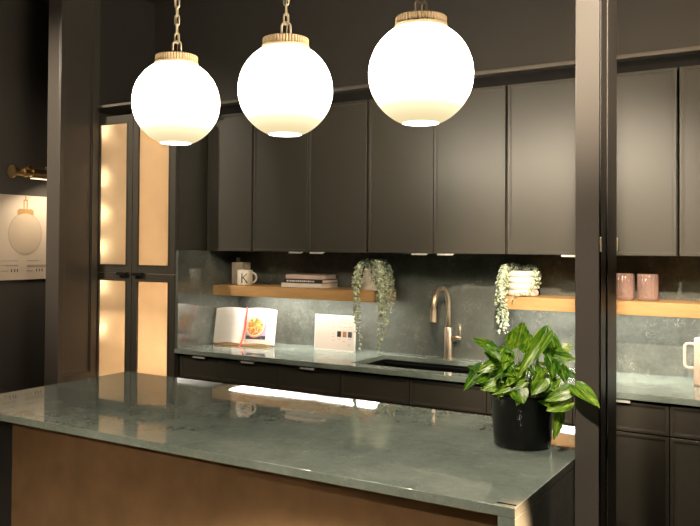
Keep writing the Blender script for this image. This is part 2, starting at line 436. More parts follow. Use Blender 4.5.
upper(X0+2*W, X0+4*W, 'two-door charcoal wall cabinet above the faucet and black sink', ['r', 'l'], 2)
upper(X0+4*W, X0+6*W, 'two-door charcoal wall cabinet with its middle hidden behind the slim post', ['r', 'l'], 2)
upper(X0+6*W, X0+8*W, 'two-door charcoal wall cabinet at the right edge of the photo, right of the post', ['r', 'l'], 2)
XR = X0+8*W
# crown rail over the cabinets
struct(MB().box(-.728, XR, YU+.035, YB+.02, ZUT+.0015, 2.252).build('trim_1', M['cab_in']))
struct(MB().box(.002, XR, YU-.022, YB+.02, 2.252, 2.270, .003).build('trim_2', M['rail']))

# ------------------------------------------------------------------ tall lit cabinet
tall = thing('tall_display_cabinet', 'tall charcoal cabinet with four glowing frosted glass doors at the left of the counter', 'cabinet', (-.38, .28, 0))
c = MB()
TL, TR = -.728, -.022
c.box(TL, -.668, .024, YB, 0, 2.212, .001)
c.box(-.042, TR, .024, YB, 0, 2.212, .001)
c.box(-.668, -.042, .024, YB, 2.19, 2.212); c.box(-.668, -.042, .024, YB, 0, .10)
c.box(TL, -.662, .0, .0235, 0, 2.212, .0012)
c.build('carcass', M['cab'], tall)
MB().box(-.667, -.043, YB-.02, YB-.002, .10, 2.19).build('back_panel', M['cream'], tall)
for z in (.42, .71, 1.06, 1.31, 1.52, 1.715, 1.92):
    MB().box(-.666, -.044, .06, YB-.022, z-.009, z+.009, .001).build('shelf', M['cream'], tall)
struct_led = []
for (x, zs) in ((-.655, ((.12, .40), (.44, .69), (.73, 1.04), (1.08, 1.29), (1.33, 1.50), (1.54, 1.695), (1.735, 1.90), (1.94, 2.18))),):
    for z0, z1 in zs:
        MB().box(-.606, -.598, .060, .068, z1-.070, z1-.022).build('puck_light', M['cabspot'], tall)
for z0, z1 in ((.12, .40), (.44, .69), (.73, 1.04), (1.08, 1.29), (1.33, 1.50), (1.54, 1.695), (1.735, 1.90), (1.94, 2.18)):
    MB().box(-.052, -.047, .36, .37, z0+.02, z1-.02).build('light_strip', M['cabled'], tall)
def glassdoor(x0, x1, z0, z1, gx0, gx1, gz0, gz1, side):
    m = MB()
    for (a, b, e, f) in [(x0, gx0, z0, z1), (gx1, x1, z0, z1), (gx0, gx1, z0, gz0), (gx0, gx1, gz1, z1)]:
        m.box(a, b, 0, .021, e, f, .0012)
    d = m.build('door', M['cab'], tall)
    # raised inner bead
    bd = MB()
    for (a, b, e, f) in [(gx0-.008, gx0, gz0-.008, gz1+.008), (gx1, gx1+.008, gz0-.008, gz1+.008), (gx0, gx1, gz0-.008, gz0), (gx0, gx1, gz1, gz1+.008)]:
        bd.box(a, b, -.004, 0.001, e, f, .001)
    bd.build('bead', M['cab'], d)
    gp = MB().box(gx0, gx1, .010, .014, gz0, gz1).build('glass_pane', M['frost'], d)
    gp.data.materials.append(M['clearback'])
    for p_ in gp.data.polygons:
        if p_.normal.y > .5: p_.material_index = 1           # frosted face outside, clear face inside
    return d
for (z0, z1, g0, g1) in ((1.313, 2.207, 1.359, 2.160), (.10, 1.309, .16, 1.267)):
    dl = glassdoor(-.660, -.349, z0, z1, -.612, -.393, g0, g1, 0)
    dr = glassdoor(-.345, -.022, z0, z1, -.302, -.070, g0, g1, 1)
    if z0 > 1:
        for (d, a, b) in ((dl, -.447, -.369), (dr, -.325, -.247)):
            o = MB().box(a, b, -.024, .004, z0-.002, z0+.004, .001).box(a, b, -.025, -.021, z0-.013, z0+.004, .001).build('edge_pull', M['blackpull'], d)
            o['label'] = 'black edge pull'
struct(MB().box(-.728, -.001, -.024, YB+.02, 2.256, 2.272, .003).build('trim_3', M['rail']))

# ------------------------------------------------------------------ base cabinets and counter
BW, BX = .3646, .288
YF = .02
def base(x0, x1, label, nf, handle=True):
    t = thing('base_cabinet', label, 'cabinet', ((x0+x1)/2, .28, 0), 'charcoal base cabinets under the back counter')
    k = MB()
    if handle: k.box(x0+.001, x1-.001, YF+.022, YB, .10, .886, .001)
    else:      # open inside, the sink hangs in it
        k.box(x0+.001, x0+.004, YF+.022, YB, .10, .886); k.box(x1-.004, x1-.001, YF+.022, YB, .10, .886)
        k.box(x0+.004, x1-.004, YF+.022, YB, .10, .118); k.box(x0+.004, x1-.004, YB-.012, YB, .118, .886); k.box(x0+.004, x1-.004, YF+.022, YF+.036, .118, .886)
    k.box(x0+.001, x1-.001, YF+.07, YB, 0, .10)
    k.build('carcass', M['cab'], t)
    w = (x1-x0)/nf
    for i in range(nf):
        a, c_ = x0+i*w+.0018, x0+(i+1)*w-.0018
        d = shaker(a, c_, .764, .880, YF).build('drawer', M['cab'], t)
        if handle:
            m = (a+c_)/2
            MB().box(m-.042, m+.042, YF-.012, YF+.008, .8805, .8835, .0008).box(m-.042, m+.042, YF-.0125, YF-.0095, .8735, .8835, .0008).build('edge_pull', M['steel'], d)
        shaker(a, c_, .105, .758, YF).build('door', M['cab'], t)
base(.002, BX, 'narrow charcoal base cabinet at the left end, under the side splash', 1)
base(BX, BX+BW, 'charcoal base cabinet under the open cookbook', 1)
base(BX+BW, BX+2*BW, 'charcoal base cabinet under the white finish sample placard', 1)
base(BX+2*BW, BX+4*BW, 'wide charcoal sink cabinet with two plain fronts under the faucet', 2, False)
base(BX+4*BW, BX+5*BW, 'charcoal base cabinet half hidden behind the black potted pothos', 1)
base(BX+5*BW, BX+6*BW, 'charcoal base cabinet showing its drawer pull just right of the slim post', 1)
base(BX+6*BW, BX+7*BW, 'charcoal base cabinet at the right edge, under the pink jug', 1)
base(BX+7*BW, BX+8*BW, 'charcoal base cabinet beyond the right edge of the photo, right of the pink jug', 1)
XE = BX+8*BW
SX0, SX1, SY0, SY1 = 1.035, 1.715, .085, .427
ct = MB().grid([-.0205, SX0, SX1, XE], [0, SY0, SY1, YB-.001], .8895, .914, {(1, 1)})
ct = ct.build('countertop', M['top'])
bv = ct.modifiers.new('Bevel', 'BEVEL'); bv.width = .002; bv.segments = 2; bv.limit_method = 'ANGLE'
tag(ct, 'long green stone counter along the back wall, under the oak shelves', 'countertop')
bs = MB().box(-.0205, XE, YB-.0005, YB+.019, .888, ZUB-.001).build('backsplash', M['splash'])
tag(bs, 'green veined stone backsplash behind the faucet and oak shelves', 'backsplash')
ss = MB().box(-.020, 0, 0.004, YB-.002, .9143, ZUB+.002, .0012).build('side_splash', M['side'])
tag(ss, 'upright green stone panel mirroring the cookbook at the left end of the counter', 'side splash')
# sink
sk = thing('kitchen_sink', 'black undermounted sink sunk in the back counter below the faucet', 'sink', ((SX0+SX1)/2, .27, .70))
b_ = MB()
e = .004; zb = .70
b_.box(SX0-.018, SX0+.0, SY0-.018, SY1+.018, zb, .8885); b_.box(SX1, SX1+.018, SY0-.018, SY1+.018, zb, .8885)
b_.box(SX0, SX1, SY0-.018, SY0, zb, .8885); b_.box(SX0, SX1, SY1, SY1+.018, zb, .8885)
b_.box(SX0-.018, SX1+.018, SY0-.018, SY1+.018, zb-.014, zb)
b_.build('basin', M['sink'], sk)
MB().box(SX0+.002, SX1-.002, SY0+.001, SY0+.012, .868, .878).build('ledge', M['sink'], sk)
MB().box(SX0+.002, SX1-.002, SY1-.012, SY1-.001, .868, .878).build('ledge', M['sink'], sk)
MB().lathe([(.0, 0), (.045, 0), (.045, .004), (.036, .005), (.0, .003)], (1.377, .28, zb+.0005), 28).build('drain', M['steel'], sk, True)

# faucet
fx, fy = 1.377, .457
fa = thing('faucet', 'tall champagne bronze gooseneck faucet standing behind the black sink', 'faucet', (fx, fy, .914))
sharp(MB().lathe([(.0, 0), (.024, 0), (.024, .006), (.0195, .008), (.0195, .150), (.0165, .158), (.0, .158)], (fx, fy, .9145), 28).build('body', M['faucet'], fa, True))
R = .086; pts = [(fx, fy, 1.07), (fx, fy, 1.13), (fx, fy, 1.182)]
for i in range(1, 25):
    a = PI*i/24*.985
    pts.append((fx, fy-R+R*math.cos(a), 1.182+R*math.sin(a)))
ex = pts[-1]; pts.append((fx, ex[1]-.002, 1.165))
MB().tube(pts, .0128, 16).build('spout', M['faucet'], fa, True)
sharp(MB().tube([(fx, ex[1]-.002, 1.170), (fx, ex[1]-.004, 1.150), (fx, ex[1]-.008, 1.112), (fx, ex[1]-.0082, 1.110)], [.0145, .0150, .0170, .0150], 18).build('spray_head', M['faucet'], fa, True))
MB().tube([(fx+.015, fy, 1.024), (fx+.066, fy, 1.024)], .0098, 14).build('lever_hub', M['faucet'], fa, True)
MB().tube([(fx+.0615, fy, 1.026), (fx+.0615, fy, 1.093)], .0055, 12).build('lever', M['faucet'], fa, True)

# ------------------------------------------------------------------ oak shelves with ribbed lights
ZST, ZSB, YS = 1.2465, 1.1905, .2846
def shelf(x0, x1, lx0, lx1, label):
    t = thing('floating_shelf', label, 'shelf', ((x0+x1)/2, .42, ZSB), 'oak floating shelves on the stone backsplash')
    MB().box(x0, x1, YS, YB-.001, ZSB+.007, ZST, .0012).box(x0, x1, YS, YS+.012, ZSB, ZSB+.0085, .0012).box(x0, x0+.01, YS, YB-.001, ZSB, ZSB+.0085, .0012).box(x1-.01, x1, YS, YB-.001, ZSB, ZSB+.0085, .0012).build('board', M['oak'], t)
    nrib = int((lx1-lx0)/.013)
    m = MB(); n = nrib*6; prof = []
    for k in range(n+1):
        x = lx0+(lx1-lx0)*k/n; prof.append((x, ZSB+.0045-.0022*abs(math.sin(PI*k/6))))
    vs = []; fs = []
    for (x, z) in prof: vs += [(x, YS+.014, z), (x, YS+.19, z), (x, YS+.014, ZSB+.0068), (x, YS+.19, ZSB+.0068)]
    for k in range(n):
        a, b2 = 4*k, 4*(k+1)
        fs += [(a, a+1, b2+1, b2), (a, b2, b2+2, a+2), (a+1, a+3, b2+3, b2+1)]
    m.add(vs, fs)
    o = m.build('light_lens', M['led'], t); o['label'] = 'glowing ribbed white light lens under the shelf'
shelf(.0015, 1.053, .095, 1.042, 'oak floating shelf at the left, carrying the flask, mug and books')
shelf(1.718, XR, 1.729, XR-.05, 'oak floating shelf at the right, carrying the pink glasses, passing behind the slim post')

# ------------------------------------------------------------------ island
IX0, IX1, IY0, IY1, ZI = .399, 2.4195, -1.551, -.7286, .926
isl = thing('kitchen_island', 'kitchen island with polished green stone top and bronze brown front panel', 'kitchen island', (1.41, -1.15, 0))
o = MB().box(IX0, IX1, IY0, IY1, .9035, ZI, .0018).build('countertop', M['top'], isl); o['label'] = 'polished green stone island top'
o = MB().box(2.380, IX1, IY0+.0005, IY1, 0, .9032, .0015).build('waterfall_end', M['top'], isl); o['label'] = 'green stone waterfall end'
o = MB().box(.732, 2.3795, -1.527, -1.502, .0, .9033, .001).build('front_panel', M['bronze'], isl); o['label'] = 'glossy bronze brown front panel'
MB().box(.60, 2.3793, -1.501, IY1+.02, .0, .9033, .001).build('body', M['cab_in'], isl)
o = MB().box(.56, .731, -1.35, -1.33, 0, .9033, .001).build('end_panel', M['cab_in'], isl)
bs_ = MB().box(2.373, 2.415, -1.537, -1.5315, ZI, ZI+.0012, .0004).build('black_strip', M['black'])
tag(bs_, 'tiny black strip lying on the island top at its front right corner', 'strip')

# ------------------------------------------------------------------ pendants
def pendant(x, y, z, label):
    t = thing('globe_pendant', label, 'pendant lamp', (x, y, z), 'row of lit globe pendants over the island'); t.scale = (1.051,)*3; z = 3.03-(3.03-z)/1.051
    r = .1405; prof = [(0, -.1332)]
    za = math.acos(-.938); z0 = .125
    a0 = math.asin(.05/r)
    a1 = PI-math.asin(.062/r)
    prof = [(r*math.sin(a0+(a1-a0)*k/40), -r*math.cos(a0+(a1-a0)*k/40)) for k in range(41)]
    g = MB()
    n = 56; vs = []; fs = []
    for (rr, zz) in prof:
        for k in range(n): vs.append((rr*math.cos(2*PI*k/n), rr*math.sin(2*PI*k/n), zz))
    for i in range(len(prof)-1):
        for k in range(n):
            k2 = (k+1) % n; fs.append((i*n+k, i*n+k2, (i+1)*n+k2, (i+1)*n+k))
    g.add(vs, fs)
    g.build('globe', M['globe'], t, True, (0, 0, 0))
    ap = MB().lathe([(0, 0), (.049, 0), (.049, .003), (0, .003)], (0, 0, -.1325), 40).build('opening', M['aperture'], t, False, (0, 0, 0))
    ap['label'] = 'bright open bottom of the globe'
    c1 = MB().lathe([(.062, .112, 0), (.071, .122, 0), (.071, .1305, 0), (.062, .131, 0)], (0, 0, 0), 64).build('collar', M['cap'], t, True, (0, 0, 0)); sharp(c1)
    c2 = MB().lathe([(.0, .1285, 0), (.0665, .1285, 1), (.0675, .131, 1), (.0675, .152, 1), (.065, .155, .7), (.0, .155, 0)], (0, 0, 0), 240, .020, 48).build('fluted_cap', M['cap'], t, False, (0, 0, 0))
    lp = [(-.0135, 0, .152)]
    for k in range(0, 13):
        a = PI-PI*k/12; lp.append((.0135*math.cos(a), 0, .190+.0135*math.sin(a)))
    lp.append((.0135, 0, .152))
    ang = Matrix.Rotation(.45, 3, 'Z')
    MB().tube([ang @ Vector(p) for p in lp], .0038, 10).build('loop', M['chain'], t, True, (0, 0, 0))
    # chain of oval links
    L, wv = .034, .0072
    lv = []
    for k in range(20):
        a = 2*PI*k/20; cx, cz = math.cos(a), math.sin(a)
        lv.append((wv*cx, 0, (L/2-wv)*(1 if cz > 0 else -1)*(abs(cz) > .01) + wv*cz))
    base_link = MB().tube(lv, .0027, 8, False, True)
    zz = .2035 + L/2 - .0070; i = 0; first = None; top = 3.03-z-.03
    while zz < top:
        if first is None:
            o = base_link.build('chain_link', M['chain'], t, True, (0, 0, zz)); first = o
        else:
            o = first.copy(); COL.objects.link(o); o.location = (0, 0, zz)
        o.rotation_euler = (0, 0, PI/2*(i % 2)+.5); zz += L-.0048; i += 1
    MB().lathe([(0, 0), (.03, 0), (.058, .018), (.060, 3.03-z-zz+.024), (0, 3.03-z-zz+.024)], (0, 0, zz-.025), 40).build('ceiling_canopy', M['cap'], t, True, (0, 0, 0))
    # the electric cord woven beside the chain
    cp = [(.004*math.sin(k*.9), .004*math.cos(k*.9), .17+(3.0-z-.17)*k/24) for k in range(25)]
    MB().tube(cp, .0014, 6).build('cord', M['chain'], t, True, (0, 0, 0))
    return t
pendant(1.068, -1.147, 1.960, 'lit white globe pendant furthest left, in front of the tall lit cabinet')
pendant(1.529, -1.147, 1.959, 'middle one of the three lit white globe pendants')
pendant(1.999, -1.147, 1.959, 'lit white globe pendant furthest right and nearest the slim post')

# ------------------------------------------------------------------ hall wall on the left: poster and picture light
pt = thing('poster', 'cream poster of a globe pendant under a brass picture light', 'poster', (-1.248, -.02, 1.25))
MB().box(-1.2498, -1.2440, -.62, .1485, 1.252, 1.770, .0006).build('sheet', M['sheet'], pt)
PX = -1.2438
def pdisc(cy, cz, ry, rz, n=48):
    m = MB(); vs = [(PX, cy+ry*math.cos(2*PI*k/n), cz+rz*math.sin(2*PI*k/n)) for k in range(n)]
    vs += [(PX+.0006, v[1], v[2]) for v in vs]
    fs = [tuple(range(n, 2*n))]+[(k, (k+1) % n, n+(k+1) % n, n+k) for k in range(n)]
    return m.add(vs, fs)
g = pdisc(-.0225, 1.535, .120, .131).build('printed_globe', M['sheetglobe'], pt)
mm_ = MB(); vs = [(PX+.0010, -.0225+.113*math.cos(2*PI*k/48), 1.537+.123*math.sin(2*PI*k/48)) for k in range(48)]
mm_.add(vs, [tuple(range(48))]).build('printed_highlight', M['sheetglobe2'], g)
MB().box(PX, PX+.0008, -.080, .034, 1.650, 1.680).box(PX, PX+.0009, -.072, .026, 1.680, 1.687).build('printed_cap', M['sheetcap'], pt)
lk = MB()
for (y0, y1, z0, z1) in [(-.038, -.031, 1.688, 1.738), (-.015, -.008, 1.688, 1.738), (-.038, -.008, 1.738, 1.745), (-.026, -.020, 1.738, 1.774)]:
    lk.box(PX, PX+.0008, y0, y1, z0, z1)
lk.build('printed_link', M['sheetcap'], pt)
tx = MB()
for (y0, y1, z) in [(-.19, -.075, 1.366), (-.19, -.075, 1.340), (-.155, -.07, 1.336), (-.01, .075, 1.367), (-.01, .13, 1.338), (-.01, .13, 1.330), (-.19, -.135, 1.305), (-.01, .035, 1.305)]:
    tx.box(PX, PX+.0006, y0, y1, z, z+.0045)
tx.build('printed_text', M['ink'], pt)
sd = MB()
for y in (-.116, -.094, -.076, .062, .083, .102): sd.box(PX, PX+.0006, y-.003, y+.003, 1.300, 1.318)
sd.box(PX, PX+.0006, .132, .140, 1.284, 1.289)
sd.build('printed_mark', M['inkdark'], pt)
pl = thing('picture_light', 'brass picture light mounted above the globe poster', 'wall lamp', (-1.25, .05, 1.90))
MB().box(-1.2498, -1.238, .12, .22, 1.90, 1.96, .003).build('wall_plate', M['brass'], pl)
MB().tube([(-1.24, .17, 1.93), (-1.20, .17, 1.945), (-1.175, .17, 1.925)], .007, 12).build('arm', M['brass'], pl, True)
sharp(MB().tube([(-1.170, -.165, 1.903), (-1.170, -.035, 1.903)], .021, 24).build('tube_neck', M['brass'], pl, True))
sharp(MB().tube([(-1.170, -.036, 1.903), (-1.170, .46, 1.903)], .031, 28).build('shade_tube', M['brass'], pl, True))
sharp(MB().tube([(-1.170, -.178, 1.905), (-1.170, -.166, 1.905)], .039, 28).build('end_cap', M['brass'], pl, True))
sharp(MB().tube([(-1.170, -.100, 1.903), (-1.170, -.073, 1.903)], .0265, 24).build('ring', M['brass'], pl, True))
sharp(MB().tube([(-1.155, -.087, 1.925), (-1.115, -.087, 1.935)], [.011, .016], 18).build('knob', M['brass'], pl, True))
MB().box(-1.180, -1.160, -.04, .44, 1.8700, 1.8745).build('light_strip', M['picled'], pl)

# ------------------------------------------------------------------ things on the left shelf
ZS = ZST+.0006
fk = thing('flask', 'square bone coloured flask with small round stopper, at the left end of the oak shelf', 'flask', (.087, .42, ZS))
MB().box(.037, .130, .405, .470, ZS, ZS+.128, .008, seg=3).build('body', M['bone'], fk, True)
MB().lathe([(0, 0), (.0095, 0), (.0105, .004), (.0095, .014), (.012, .016), (.012, .024), (.008, .028), (0, .028)], (.060, .44, ZS+.127), 20).build('stopper', M['bone'], fk, True)
mc = (.128, .362)
mg = thing('mug', 'cream mug with a dark letter K standing in front of the flask', 'mug', (mc[0], mc[1], ZS))
rr = .043
sharp(MB().lathe([(0, 0), (rr-.004, 0), (rr, .004), (rr, .083), (rr-.002, .0855), (rr-.004, .083), (rr-.004, .008), (0, .006)], (mc[0], mc[1], ZS), 40).build('cup', M['cream'], mg, True), 50)
hp = []
hd = Vector((math.cos(.18), math.sin(.18), 0))
for k in range(17):
    a = -PI/2+PI*k/16
    hp.append(Vector((mc[0], mc[1], ZS+.044))+hd*(rr-.004+.034*math.cos(a))+Vector((0, 0, .029*math.sin(a))))
MB().tube(hp, .0048, 12).build('handle', M['cream'], mg, True)
# letter K wrapped on the cup
kk = MB()
def kbar(u0, z0, u1, z1, w):
    n = 8; vs = []
    d = Vector((u1-u0, z1-z0)).normalized(); nn = Vector((-d.y, d.x))*w/2
    for i in range(n+1):
        u = u0+(u1-u0)*i/n; z = z0+(z1-z0)*i/n
        for s in (-1, 1):
            uu, zz = u+nn.x*s, z+nn.y*s
            for rad in (rr+.0002, rr+.0008):
                a = KA+uu/rr; vs.append((mc[0]+rad*math.cos(a), mc[1]+rad*math.sin(a), ZS+zz))
    fs = []
    for i in range(n):
        o_ = 4*i; fs += [(o_+1, o_+3, o_+7, o_+5), (o_, o_+1, o_+5, o_+4), (o_+2, o_+6, o_+7, o_+3)]
    fs += [(0, 2, 3, 1), (4*n, 4*n+1, 4*n+3, 4*n+2)]
    kk.add(vs, fs)
KA = math.atan2(-3.15-mc[1], 2.97-mc[0])-.10
kbar(-.013, .018, -.013, .066, .006); kbar(-.012, .040, .014, .066, .0045); kbar(-.006, .045, .015, .018, .0055)
kbar(-.017, .018, -.009, .018, .003); kbar(-.017, .066, -.009, .066, .003); kbar(.009, .018, .019, .018, .003); kbar(.009, .066, .018, .066, .003)
o = kk.build('letter', M['inkdark'], mg); o['label'] = 'dark printed letter K'
# stack of books
def book(x0, x1, y0, y1, z, h, spine, label, title=None):
    t = thing('book', label, 'book', ((x0+x1)/2, (y0+y1)/2, z), 'books stacked on the oak shelf')
    cth = .003
    cv = MB().box(x0, x1, y0, y1, z, z+cth, .0006).box(x0, x1, y0, y1, z+h-cth, z+h, .0006).box(x0, x1, y0, y0+.003, z, z+h, .0008)
    cv.build('cover', M[spine], t)
    MB().box(x0+.003, x1-.004, y0+.003, y1-.004, z+cth, z+h-cth).build('pages', M['pages'], t)
    if title:
        m = MB(); x = title[0]
        while x < title[1]:
            w = random.choice((.006, .009, .012)); m.box(x, x+w, y0-.0006, y0+.0002, z+h*.30, z+h*.70); x += w+.004
        m.build('spine_print', M['white'], t)
book(.448, .708, .328, .500, ZS, .024, 'bookwhite', 'white book at the bottom of the stack on the oak shelf', None)
book(.464, .710, .333, .495, ZS+.0245, .021, 'bookblack', 'black spined book with white lettering in the middle of the stack', (.480, .66))
book(.472, .702, .335, .490, ZS+.0460, .024, 'bookpink', 'dusty rose book on top of the stack on the oak shelf', None)

# ------------------------------------------------------------------ trailing plants
ICO = None
def ico_data():
    bm = bmesh.new(); bmesh.ops.create_icosphere(bm, subdivisions=1, radius=1)
    bm.verts.index_update(); d = ([v.co.copy() for v in bm.verts], [[v.index for v in f.verts] for f in bm.faces]); bm.free(); return d
ICO = ico_data()
def strand(fol, stm, pts, spacing=.0145, r=.0062, spread=.009):
    pts = [Vector(p) for p in pts]
    # smooth resample
    sm = []
    for i in range(len(pts)-1):
        p0 = pts[max(i-1, 0)]; p1 = pts[i]; p2 = pts[i+1]; p3 = pts[min(i+2, len(pts)-1)]
        for k in range(8):
            t = k/8; sm.append(.5*((2*p1)+(-p0+p2)*t+(2*p0-5*p1+4*p2-p3)*t*t+(-p0+3*p1-3*p2+p3)*t**3))
    sm.append(pts[-1])
    stm.tube(sm[::2]+[sm[-1]], .0009, 5)
    acc = 0
    for i in range(len(sm)-1):
        seg = (sm[i+1]-sm[i]).length; acc += seg
        while acc > spacing:
            acc -= spacing
            c_ = sm[i].lerp(sm[i+1], random.random())+Vector((random.uniform(-1, 1), random.uniform(-1, 1), random.uniform(-.5, .5)))*spread
            s_ = r*random.uniform(.7, 1.25)
            rot = Matrix.Rotation(random.uniform(0, PI), 3, Vector((random.uniform(-1, 1), random.uniform(-1, 1), .3)).normalized())
            vs = [c_+rot @ Vector((v.x*s_, v.y*s_*.72, v.z*s_*1.25)) for v in ICO[0]]
            fol.add(vs, ICO[1])
# plant A (left shelf end)
pc = Vector((.975, .405, ZS))
pa = thing('trailing_plant', 'bushy trailing plant in a pale tapered pot on the left oak shelf', 'plant', pc, 'trailing pearl plants on the oak shelves')
pf = []
for k in range(25):
    z = .11*k/24; r0 = .068-.020*(z/.11); pf.append((r0*(1+.035*abs(math.sin(PI*k/24*6))), z))
pf = [(0, 0)]+pf+[(.042, .110), (.042, .10), (0, .10)]
MB().lathe(pf, pc, 36).build('pot', M['bone'], pa, True)
MB().lathe([(0, .0995), (.041, .0995), (.041, .101), (0, .104)], pc, 24).build('soil', M['soil'], pa, True)
fol, stm = MB(), MB()
top = pc+Vector((0, 0, .105))
rnd = random.uniform
def fall(ang, reach, drop, crown=.042):
    """strand rising from the pot, arching over and dropping to height `drop` (absolute z)"""
    d = Vector((math.cos(ang), math.sin(ang), 0))
    p = [top+d*rnd(0, .022), top+d*reach*.5+Vector((0, 0, crown)), top+d*reach*.92+Vector((0, 0, crown*.35)), top+d*reach+Vector((0, 0, -.02))]
    z = p[-1].z; x = p[-1].copy(); out = d*.012
    while z-.05 > drop:
        z -= .05; x = x+out*rnd(.2, 1)+Vector((rnd(-.005, .005), rnd(-.004, .004), 0)); out *= .5
        q = x.copy(); q.z = z; p.append(q)
    q = x.copy(); q.z = drop; p.append(q)
    return p
# front-left curtain, gap over the pot, right curtain past the shelf end
for i in range(13): strand(fol, stm, fall(rnd(-2.75, -2.0), rnd(.070, .102), rnd(1.22, 1.30)))
for i in range(5):
    # drape over the front edge and down
    x = rnd(.945, .980); z = rnd(1.03, 1.14) if i else .955
    strand(fol, stm, [top+Vector((-.02, 0, 0)), top+Vector((-.05, -.05, .035)), Vector((x, YS-.010, 1.30)), Vector((x, YS-.022, 1.22)), Vector((x+.004, YS-.022, 1.12)), Vector((x+.006, YS-.020, z))], .0085 if z > 1.15 else .011)
for i in range(22):
    a = rnd(-1.25, .55); strand(fol, stm, fall(a, rnd(.07, .105), rnd(1.26, 1.33)))
for i in range(22):
    # past the right end: hang between x 1.055 and 1.15
    x = rnd(1.048, 1.105); y = rnd(.29, .40); z = rnd(1.10, 1.22)
    if i == 0: x, y, z = 1.062, .30, .935
    if i == 1: x, y, z = 1.102, .31, 1.02
    if i == 2: x, y, z = 1.072, .31, 1.00
    if i == 3: x, y, z = 1.085, .32, 1.08
    m_ = top+Vector(((x-top.x)*.55, (y-top.y)*.55, .046))
    strand(fol, stm, [top+Vector((rnd(-.02, .02), rnd(-.02, .02), 0)), m_, Vector((x-.012, y, 1.345)), Vector((x, y, 1.27)), Vector((x+.003, y, (1.27+z)/2)), Vector((x, y, z))], .0095)
for i in range(20): strand(fol, stm, fall(rnd(0, 2*PI), rnd(.04, .075), rnd(1.335, 1.36), .05))
fol.build('foliage', M['pearl'], pa, True); stm.build('stems', M['vine'], pa)
# plant B (right shelf)
pc = Vector((1.762, .405, ZS))
pb = thing('trailing_plant', 'sparse trailing plant in a white ringed pot on the right oak shelf', 'plant', pc, 'trailing pearl plants on the oak shelves')
pf = [(0, 0)]
for k in range(41):
    z = .116*k/40; pf.append((.0645+.0085*math.sqrt(abs(math.sin(PI*k/10))), z))
pf += [(.058, .116), (.058, .106), (0, .106)]
MB().lathe(pf, pc, 40).build('pot', M['pot_white'], pb, True)
MB().lathe([(0, .1055), (.057, .1055), (.057, .107), (0, .109)], pc, 24).build('soil', M['soil'], pb, True)
fol, stm = MB(), MB(); top = pc+Vector((0, 0, .108))
for i in range(15):
    a = rnd(-3.3, -2.2); strand(fol, stm, fall(a, rnd(.075, .105), rnd(1.275, 1.33), .036), .0095)
for i in range(18):
    x = rnd(1.648, 1.697); y = rnd(.30, .44); z = rnd(1.09, 1.24)
    if i < 3: z = 1.065+.02*i
    strand(fol, stm, [top+Vector((-.02, rnd(-.02, .02), 0)), top+Vector((-.065, (y-top.y)*.6, .034)), Vector((x+.012, y, 1.345)), Vector((x, y, 1.28)), Vector((x, y, (1.28+z)/2)), Vector((x, y, z))], .0105)
for i in range(11):
    x = rnd(1.715, 1.752); z = rnd(1.08, 1.17)
    if i > 6: z = rnd(1.17, 1.24)
    strand(fol, stm, [top+Vector((-.03, -.02, 0)), top+Vector((-.06, -.06, .02)), Vector((x-.03, YS-.008, 1.30)), Vector((x-.01, YS-.02, 1.22)), Vector((x, YS-.02, 1.15)), Vector((x, YS-.018, z))] if i < 7 else [top+Vector((-.03, -.02, 0)), top+Vector((-.055, -.05, .02)), Vector((x-.03, YS+.03, 1.31)), Vector((x-.02, YS+.0, 1.262))], .0105)
for i in range(14): strand(fol, stm, fall(rnd(-.4, 3.6), rnd(.05, .078), rnd(1.34, 1.365), .032), .011)
for i in range(3): strand(fol, stm, fall(rnd(-.3, .1), rnd(.076, .084), rnd(1.29, 1.31), .03), .013)
strand(fol, stm, [top+Vector((.05, -.02, 0)), top+Vector((.078, -.03, 0)), Vector((1.838, .355, 1.31)), Vector((1.82, .318, 1.266)), Vector((1.775, .29, 1.262)), Vector((1.762, YS-.008, 1.245)), Vector((1.760, YS-.008, 1.225))], .0085)
strand(fol, stm, [top+Vector((.05, -.02, 0)), top+Vector((.076, -.03, 0)), Vector((1.836, .355, 1.31)), Vector((1.815, .325, 1.266)), Vector((1.78, .30, 1.264))], .009)
fol.build('foliage', M['pearl'], pb, True); stm.build('stems', M['vine'], pb)

# ------------------------------------------------------------------ rose glasses and jug
def tumbler(x, y, label):
    t = thing('tumbler', label, 'glass', (x, y, ZS), 'rose glasses on the right shelf')
    r0 = .0415
    o = MB().lathe([(0, 0, 0), (r0-.006, 0, 0), (r0-.002, .004, .6), (r0, .012, 1), (r0, .112, 1), (r0-.001, .1145, 0), (r0-.003, .112, 0), (r0-.0045, .016, 0), (0, .013, 0)], (0, 0, 0), 160, .032, 16).build('glass', M['roseglass'], t, True, (0, 0, 0))
    return t
tumbler(2.234, .386, 'rose ribbed glass on the right shelf, nearer the slim post')
tumbler(2.332, .382, 'rose ribbed glass on the right shelf, farther from the slim post')
jc = (2.560, .36)
jg = thing('jug', 'pale pink stoneware jug with a loop handle at the right end of the back counter', 'jug', (jc[0], jc[1], .9145))
rj = .058
sharp(MB().lathe([(0, 0), (rj-.006, 0), (rj, .006), (rj-.002, .185), (rj-.004, .19), (rj-.007, .186), (rj-.006, .02), (0, .015)], (jc[0], jc[1], .9145), 44).build('body', M['pink'], jg, True), 50)
hv = []
for (u, z) in [(0.003, .165), (-.016, .1665), (-.026, .1645), (-.0325, .157), (-.034, .146), (-.034, .10), (-.034, .086), (-.0325, .076), (-.026, .0695), (-.016, .068), (.003, .068)]:
    hv.append((jc[0]-rj+u, jc[1]-.004, .9145+z))
MB().tube(hv, .0058, 12).build('handle', M['pink'], jg, True)

